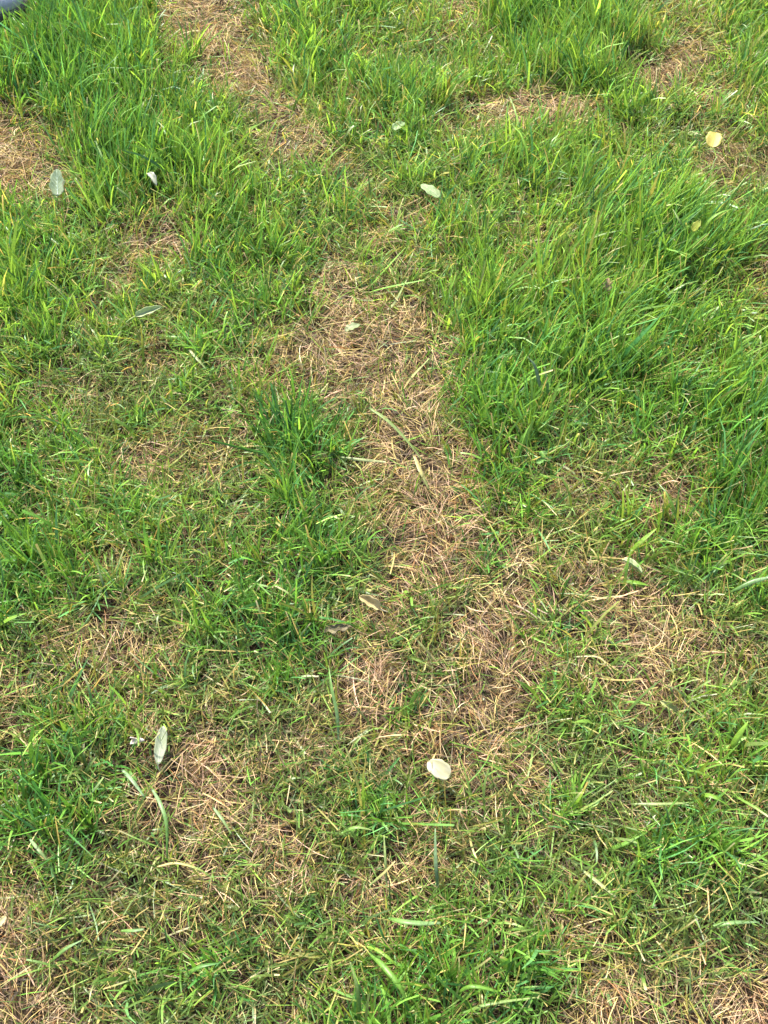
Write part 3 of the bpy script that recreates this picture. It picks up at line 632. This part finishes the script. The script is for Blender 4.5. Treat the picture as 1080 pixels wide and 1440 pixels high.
# ------------------------------------------------------------------ dead, matted grass
def dead_blades(count, margin, n=5, wmul=1.0, ring=None, region=(-1.1, 1.1, -.25, 2.2), outer=9.0, floor=.24):
    x = rng.uniform(region[0], region[1], count); y = rng.uniform(region[2], region[3], count)
    keep = in_view(x, y, margin)
    if ring is not None: keep = ~in_view(x, y, ring) & in_view(x, y, outer)
    x, y = x[keep], y[keep]
    d, l, t = fields(x, y)
    on = rng.random(len(x)) < floor + (1-floor)*sstep(.10, .65, d)
    x, y, d, l = x[on], y[on], d[on], l[on]
    N = len(x)
    az = 2*np.pi*noise(x, y, .06, 30)*1.6 + .85*rng.standard_normal(N)
    lay = rng.random(N)
    up = rng.random(N) < .12
    th0 = np.where(up, rng.uniform(.3, 1.1, N), rng.uniform(1.05, 1.62, N))
    bend = np.where(up, rng.uniform(.3, 1.3, N), rng.uniform(-.1, .75, N))
    length = rng.uniform(.010, .044, N)*(.8+.4*d)
    width = (.00038 + .00065*rng.random(N)**2)*wmul
    wide = rng.random(N) < .06
    width = np.where(wide, width*1.9, width)
    z = relief(x, y) + .0015 + (.004 + .013*d)*lay**1.3
    deep = sstep(.25, .8, d)
    pal = [S_STRAW, S_TAN, S_PINK, S_RUST, S_GREY, S_DARK, S_PALE]
    brown = noise(x, y, .07, 31)*(1-.75*sstep(.8, 1.15, y))*1.3
    c = np.where((rng.random(N) < .25+.75*deep)[:, None],
                 np.where((rng.random(N) < brown)[:, None], pick(pal, [1.0, 3, 3.0, 2.0, .8, .8, .4], N), pick(pal, [3.4, 2.8, 1.2, .7, .7, .5, 1.3], N)),
                 pick([S_STRAW*.8, G_OLIVE*1.1, S_GREY, S_DARK, S_TAN*.8], [2, 2.2, 1.6, 1.6, 1.4], N))
    c = c*np.exp(.20*rng.standard_normal((N, 1)))
    # what lies at the bottom of the mat has rotted; colour also darkened as gap shade
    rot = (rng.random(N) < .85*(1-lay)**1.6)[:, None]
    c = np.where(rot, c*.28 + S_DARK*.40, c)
    root = np.stack([x, y, z], -1)
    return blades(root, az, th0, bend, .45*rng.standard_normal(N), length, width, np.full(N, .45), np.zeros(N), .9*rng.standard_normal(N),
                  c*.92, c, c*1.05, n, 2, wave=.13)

def rotted_mat(count, margin, region=(-1.1, 1.1, -.25, 2.2)):
    """half rotted bits pressed flat on the soil"""
    x = rng.uniform(region[0], region[1], count); y = rng.uniform(region[2], region[3], count)
    keep = in_view(x, y, margin)
    x, y = x[keep], y[keep]; N = len(x)
    c = pick([S_DARK*.6, S_GREY*.4, S_RUST*.4, S_TAN*.3, S_STRAW*.25], [3, 2, 1.4, 1.2, .8], N)*np.exp(.3*rng.standard_normal((N, 1)))  # rot tones, taken darker to paint the shade in the gaps
    root = np.stack([x, y, relief(x, y)+.001+.004*rng.random(N)], -1)
    return blades(root, rng.uniform(0, 6.283, N), rng.uniform(1.35, 1.65, N), rng.uniform(-.2, .5, N), .7*rng.standard_normal(N), rng.uniform(.008, .035, N),
                  rng.uniform(.0007, .0024, N), np.full(N, .5), np.zeros(N), .5*rng.standard_normal(N), c, c, c, 2, 2)

stuff("dead_grass", [dead_blades(400000, .20, 3), rotted_mat(70000, .20)], M_STRAW, "matted dead brown and straw coloured grass")
stuff("outlying_dead_grass", [dead_blades(150000, 0, 2, 2.2, ring=.20, region=NEAR, outer=.60),
                              dead_blades(70000, 0, 2, 4.5, ring=.60, region=FAR)], M_STRAW,
      "dead straw lying among the surrounding turf")

# ------------------------------------------------------------------ single tufts
def build_tuft(spec):
    x0, y0 = spec["at"]
    e = thing("grass_tuft", spec["label"], "grass tuft", (x0, y0, float(relief(x0, y0))), group="tufts standing out of the turf")
    N, R = spec["n"], spec["r"]
    r = R*np.sqrt(rng.random(N)); ph = rng.uniform(0, 2*np.pi, N)
    x = x0 + r*np.sin(ph); y = y0 + r*np.cos(ph)
    vx = np.sin(ph)*r/R + .55*rng.standard_normal(N) + spec.get("lean", (0, 0))[0]
    vy = np.cos(ph)*r/R + .55*rng.standard_normal(N) + spec.get("lean", (0, 0))[1]
    az = np.arctan2(vx, vy)
    length = spec["h"]*rng.uniform(.5, 1.15, N)
    th0 = np.clip(.12 + .38*np.hypot(vx, vy)*spec.get("spread", 1.0) + .1*rng.standard_normal(N), .02, 1.35)
    bend = rng.uniform(.1, .9, N)
    width = spec.get("w", .0027)*rng.uniform(.7, 1.35, N)
    c1 = green(np.full(N, spec["t"]), N)
    root = np.stack([x, y, relief(x, y)+.001], -1)
    V, F, C = blades(root, az, th0, bend, .4*rng.standard_normal(N), length, width,
                     np.where(rng.random(N) < .3, .5, .1), rng.uniform(.2, .9, N), .5*rng.standard_normal(N),
                     c1*.7 + .06, c1, c1*1.12+.008, 4, 3)
    o = np.array(e.location)
    Fl = F[0].reshape(-1, 4)
    for i in range(N):
        link("blade", mesh_from("blade", V[i].reshape(-1, 3)-o, Fl, C[i], M_GRASS), e)
for s in TUFTS: build_tuft(s)

# ------------------------------------------------------------------ single blades and straws that catch the eye
BLADE_COL = {"pale": (.20, .27, .09), "straw": (.42, .33, .15), "white": (.33, .35, .18), "bright": (.17, .30, .035), "mid": (.11, .23, .03),
             "blue": (.16, .25, .12), "deep": (.04, .13, .03), "yellow": (.36, .32, .04), "olive": (.17, .19, .045), "tan": (.42, .29, .15), "pink": (.5, .3, .2)}
def catmull(P, m):
    P = np.array(P, float); Q = np.vstack([2*P[0]-P[1], P, 2*P[-1]-P[-2]])
    out = []
    for i in range(len(P)-1):
        a, b, c, d = Q[i:i+4]
        for t in np.linspace(0, 1, m, endpoint=False):
            out.append(.5*((2*b)+(-a+c)*t+(2*a-5*b+4*c-d)*t*t+(-a+3*b-3*c+d)*t**3))
    out.append(P[-1])
    return np.array(out)
def build_notable(s):
    P = catmull(s["pts"], 6 if len(s["pts"]) > 2 else 10)
    n = len(P); t = np.linspace(0, 1, n)
    T = np.gradient(P, axis=0); T /= np.linalg.norm(T, axis=1)[:, None]
    side = np.cross(T, [0, 0, 1.0]); side /= np.linalg.norm(side, axis=1)[:, None]
    nor = np.cross(side, T)
    tw = s.get("roll", .3) + s.get("twist", .5)*(t-.5)
    side2 = side*np.cos(tw)[:, None] + nor*np.sin(tw)[:, None]
    nor2 = np.cross(side2, T)
    prof = (.55+.45*np.minimum(1, t/.25))*(1-(1-s.get("cut", .12))*np.clip((t-.5)/.5, 0, 1)**1.6)
    w = (.5*s["w"]*prof)[:, None]
    thick = .00018
    f = s.get("fold", .45)
    lo = [P-side2*w+nor2*w*f*.5, P-nor2*w*f*.5, P+side2*w+nor2*w*f*.5]
    ring = np.stack(lo + [lo[2]+nor2*thick, lo[1]+nor2*thick, lo[0]+nor2*thick], 1)     # closed section
    V = ring.reshape(-1, 3)
    F = []
    for i in range(n-1):
        for j in range(6):
            a, b = i*6+j, i*6+(j+1) % 6
            F.append((a, b, b+6, a+6))
    for e in (0, n-1):
        F.append((e*6, e*6+1, e*6+4, e*6+5)); F.append((e*6+1, e*6+2, e*6+3, e*6+4))
    c0 = np.array(BLADE_COL[s["c"]]); c1 = np.array(BLADE_COL[s.get("c1", s["c"])])
    C = (c0*(1-t[:, None]) + c1*t[:, None])*np.exp(.06*rng.standard_normal((n, 1)))
    C = np.repeat(C[:, None, :], 6, 1).copy()
    C[:, [1, 4]] *= 1.18
    o0 = P[0]
    o = link(s["name"], mesh_from(s["name"], V-o0, F, C, M_GRASS), loc=o0)
    tag(o, s["label"], s["cat"], s["group"])
for s in NOTABLE: build_notable(s)

# ------------------------------------------------------------------ fallen leaves and petals
def leaf_material(name, c, c2, trans=.30, rough=.55, spec=.3):
    m, nt, p, out = new_mat(name)
    N, Lk = nt.nodes, nt.links
    tc = N.new("ShaderNodeTexCoord")
    no = N.new("ShaderNodeTexNoise"); no.inputs["Scale"].default_value = 110; no.inputs["Detail"].default_value = 5
    mp = N.new("ShaderNodeMapping"); mp.inputs["Scale"].default_value = (1, .35, 1)
    Lk.new(tc.outputs["Object"], mp.inputs[0]); Lk.new(mp.outputs[0], no.inputs["Vector"])
    cr = N.new("ShaderNodeValToRGB"); e = cr.color_ramp.elements
    e[0].position = .36; e[0].color = (*c2, 1); e[1].position = .58; e[1].color = (*c, 1)
    Lk.new(no.outputs["Fac"], cr.inputs[0])
    sp = N.new("ShaderNodeTexNoise"); sp.inputs["Scale"].default_value = 170; sp.inputs["Detail"].default_value = 3
    Lk.new(tc.outputs["Object"], sp.inputs["Vector"])
    sr = N.new("ShaderNodeMapRange"); sr.inputs["From Min"].default_value = .62; sr.inputs["From Max"].default_value = .74
    sr.inputs["To Max"].default_value = .75
    Lk.new(sp.outputs["Fac"], sr.inputs["Value"])
    sm = N.new("ShaderNodeMix"); sm.data_type = 'RGBA'
    Lk.new(sr.outputs[0], sm.inputs["Factor"]); Lk.new(cr.outputs[0], sm.inputs["A"])
    sm.inputs["B"].default_value = (.17, .105, .045, 1)          # brown specks
    colour = sm.outputs["Result"]
    Lk.new(colour, p.inputs["Base Color"])
    p.inputs["Roughness"].default_value = rough; p.inputs["Specular IOR Level"].default_value = spec
    bp = N.new("ShaderNodeBump"); bp.inputs["Strength"].default_value = .35; bp.inputs["Distance"].default_value = .0006
    Lk.new(no.outputs["Fac"], bp.inputs["Height"]); Lk.new(bp.outputs[0], p.inputs["Normal"])
    tr = N.new("ShaderNodeBsdfTranslucent"); Lk.new(colour, tr.inputs["Color"])
    mx = N.new("ShaderNodeMixShader"); mx.inputs[0].default_value = trans
    Lk.new(p.outputs[0], mx.inputs[1]); Lk.new(tr.outputs[0], mx.inputs[2]); Lk.new(mx.outputs[0], out.inputs["Surface"])
    return m

def leaf_blade_mesh(name, L, W, mat, peak=.45, tip=1.0, cup=.0, fold=.0, bend=0., wob=.0, nl=14, nw=8, thick=.0005):
    """leaf lying along +y, base at 0; cup lifts the margins, fold makes a V about the midrib, bend curls it lengthwise"""
    t = np.linspace(0, 1, nl+1)
    a = peak/(1-peak)
    prof = (t**a*(1-t)); prof = prof/prof.max(); prof = prof**(.62/tip)
    prof = np.maximum(prof, .03)
    s = np.linspace(-1, 1, nw+1)
    ph = rng.uniform(0, 6.28, 3)
    grid = []
    for i, ti in enumerate(t):
        ang = bend*(ti-.35)
        yc = (math.sin(bend*(ti-.35))-math.sin(-.35*bend))/bend*L if abs(bend) > 1e-3 else ti*L
        zc = (math.cos(-.35*bend)-math.cos(bend*(ti-.35)))/bend*L if abs(bend) > 1e-3 else 0
        zc = -zc
        row = []
        for sj in s:
            w = W*.5*prof[i]
            edge = 1 + wob*math.sin(ti*17+ph[0]+sj*2)*abs(sj)**2
            x = sj*w*edge
            z = cup*w*sj*sj + fold*abs(sj)*w + wob*.12*W*math.sin(ti*9+ph[1])*sj + wob*.08*W*math.sin(ti*14+3*sj+ph[2])
            x *= 1/(1+.25*abs(fold)+.2*abs(cup))
            row.append((x, yc - z*math.sin(ang), zc + z*math.cos(ang)))
        grid.append(row)
    G = np.array(grid)
    q = (np.arange(nl)[:, None]*(nw+1) + np.arange(nw)[None, :])
    F = np.stack([q, q+1, q+nw+2, q+nw+1], -1)
    me = mesh_from(name, G, F, None, mat)
    return me, G

def tube(name, P, r0, r1, mat, sides=6):
    P = np.array(P, float); n = len(P)
    T = np.gradient(P, axis=0); T /= np.linalg.norm(T, axis=1)[:, None]
    ref = np.array([0.3, .2, 1.0]); A = np.cross(T, ref); A /= np.linalg.norm(A, axis=1)[:, None]; B = np.cross(T, A)
    r = np.linspace(r0, r1, n)[:, None]
    ring = np.stack([P + r*(A*math.cos(k*2*math.pi/sides)+B*math.sin(k*2*math.pi/sides)) for k in range(sides)], 1)
    V = ring.reshape(-1, 3); F = []
    for i in range(n-1):
        for k in range(sides):
            a, b = i*sides+k, i*sides+(k+1) % sides
            F.append((a, b, b+sides, a+sides))
    for base in (0, (n-1)*sides):
        for k in range(1, sides-2, 2): F.append((base, base+k, base+k+1, base+k+2))
    return mesh_from(name, V, F, None, mat)

def solid(o, th):
    md = o.modifiers.new("thickness", 'SOLIDIFY'); md.thickness = th; md.offset = 0
    return o

def build_leaf(it):
    m = leaf_material(it["name"]+"_surface", it["c"], it["c2"], it.get("trans", .3), it.get("rough", .55))
    e = thing(it["name"], it["label"], it["cat"], it["at"], tuple(math.radians(a) for a in it["rot"]), it.get("group"))
    me, G = leaf_blade_mesh("leaf_blade", it["L"], it["W"], m, it.get("peak", .45), it.get("tip", 1.0), it.get("cup", .2), it.get("fold", 0), it.get("bend", .3), it.get("wob", .12))
    G0 = np.array([0, it["L"]*.5, 0])
    for v in me.vertices: v.co.y -= it["L"]*.5
    solid(link("petal_blade" if it["cat"] == "petal" else "leaf_blade", me, e), it.get("thick", .0005))
    mid = G[:, G.shape[1]//2] - G0 + np.array([0, 0, it.get("thick", .0005)*.5])
    if it.get("rib", True):
        mr = leaf_material(it["name"]+"_rib", it.get("cr", it["c"]), it.get("cr", it["c"]), .1)
        link("midrib", tube("midrib", mid[1:-1], it["W"]*.028, it["W"]*.010, mr), e)
        if it.get("veins"):
            nrow = G.shape[0]; nc = G.shape[1]//2
            for k in range(3, nrow-4, 2):
                for sg in (-1, 1):
                    pts = [G[min(nrow-1, k+j), nc+sg*j]-G0+np.array([0, 0, it.get("thick", .0005)*.4]) for j in range(0, nc)]
                    link("side_vein", tube("side_vein", pts, it["W"]*.012, it["W"]*.006, mr, 4), e)
    if it.get("stalk"):
        b = mid[0]
        link("stalk", tube("stalk", [b, b+np.array([.001, -it["stalk"]*.5, -.001]), b+np.array([.003, -it["stalk"], -.004])], .0008, .0006,
             leaf_material(it["name"]+"_stalk", it.get("cs", it["c2"]), it["c2"], 0)), e)

def build_clover(it):
    m = leaf_material("clover_surface", it["c"], it["c2"], .35)
    rs = rng.uniform(.65, 1.15, 8)
    e = thing("clover_plant", it["label"], "weed", it["at"], (0, 0, math.radians(it["rot"][2])))
    for k in range(it.get("n", 3)):
        a = 2*math.pi*k/it.get("n", 3) + rng.uniform(-.35, .35)
        me, G = leaf_blade_mesh("leaflet", it["L"]*rs[k], it["W"]*rs[k], m, .60, 1.2, rng.uniform(.2, .7), rng.uniform(.1, .5), rng.uniform(.3, 1.1), .18)
        o = solid(link("leaflet", me, e), .0004)
        o.rotation_euler = (math.radians(rng.uniform(-8, 30)), math.radians(rng.uniform(-14, 14)), a)
        mid = G[:, G.shape[1]//2] + np.array([0, 0, .0003])
        link("midrib", tube("midrib", mid[1:-2], .0005, .0002, m), o)
    link("stem", tube("stem", [(0, 0, 0), (.004, -.002, -.014), (.002, -.004, -.034)], .0008, .0009, m), e)

for it in ITEMS:
    if it["kind"] == "leaf": build_leaf(it)
    elif it["kind"] == "clover": build_clover(it)

# ------------------------------------------------------------------ the shoe at the corner
def build_shoe(loc, rz):
    e = thing("shoe", "pale lilac-grey shoe, only its edge showing in the top left corner", "shoe", loc, (0, 0, rz))
    def shell(name, levels, mat, cap_top=True):
        rings, k = [], 36
        for (z, L, W, back, toe) in levels:
            r = []
            for i in range(k):
                a = 2*math.pi*i/k
                c, s = math.cos(a), math.sin(a)
                y = back + L*(.5 - .5*c)                                     # heel 0 -> toe L
                wy = (.80 + .20*math.sin(math.pi*min(1, max(0, (y-back)/L))*.9))*(1.0 + .16*math.sin(((y-back)/L-.25)*math.pi))
                x = W*.5*math.copysign(abs(s)**.72, s)*wy
                r.append((x, y, z + toe*max(0, (y-back)/L-.72)**2))
            rings.append(r)
        V = [p for r in rings for p in r]; F = []
        for i in range(len(rings)-1):
            for j in range(k):
                a, b = i*k+j, i*k+(j+1) % k
                F.append((a, b, b+k, a+k))
        if cap_top:
            base = (len(rings)-1)*k
            for j in range(k//2-1): F.append((base+j, base+j+1, base+k-2-j, base+k-1-j) if j < k//2-1 else (base+j,)*4)
        return link(name, mesh_from(name, V, F, None, mat), e)
    def plain(name, c, rough):
        m, nt, p, out = new_mat(name)
        N, Lk = nt.nodes, nt.links
        tc = N.new("ShaderNodeTexCoord"); no = N.new("ShaderNodeTexNoise"); no.inputs["Scale"].default_value = 260
        Lk.new(tc.outputs["Object"], no.inputs["Vector"])
        cr = N.new("ShaderNodeValToRGB"); q = cr.color_ramp.elements
        q[0].color = (*[v*.72 for v in c], 1); q[1].color = (*[min(1, v*1.15) for v in c], 1)
        Lk.new(no.outputs["Fac"], cr.inputs[0]); Lk.new(cr.outputs[0], p.inputs["Base Color"])
        bp = N.new("ShaderNodeBump"); bp.inputs["Strength"].default_value = .4; bp.inputs["Distance"].default_value = .001
        Lk.new(no.outputs["Fac"], bp.inputs["Height"]); Lk.new(bp.outputs[0], p.inputs["Normal"])
        p.inputs["Roughness"].default_value = rough
        return m
    mu = plain("shoe_fabric", (.52, .48, .55), .8); ms = plain("shoe_rubber", (.11, .085, .085), .6); ml = plain("shoe_lace", (.6, .6, .62), .8)
    shell("sole", [(0, .262, .082, .004, .05), (.004, .27, .090, 0, .05), (.020, .27, .090, 0, .03), (.022, .262, .084, .004, .03)], ms)
    shell("upper", [(.022, .260, .084, .005, .02), (.034, .262, .088, .004, .0), (.046, .250, .080, .006, -.06), (.058, .215, .068, .008, -.1),
                    (.070, .165, .060, .010, 0), (.086, .105, .056, .012, 0), (.090, .095, .050, .016, 0), (.070, .085, .040, .020, 0)], mu)
    for i in range(4):
        y = .125+.022*i; z = .082-.008*i
        link("lace", tube("lace", [(-.024, y, z-.006), (-.010, y+.003, z), (.010, y+.003, z), (.024, y, z-.006)], .0022, .0022, ml), e)
build_shoe((-0.887, 1.681, 0.004), -1.431)
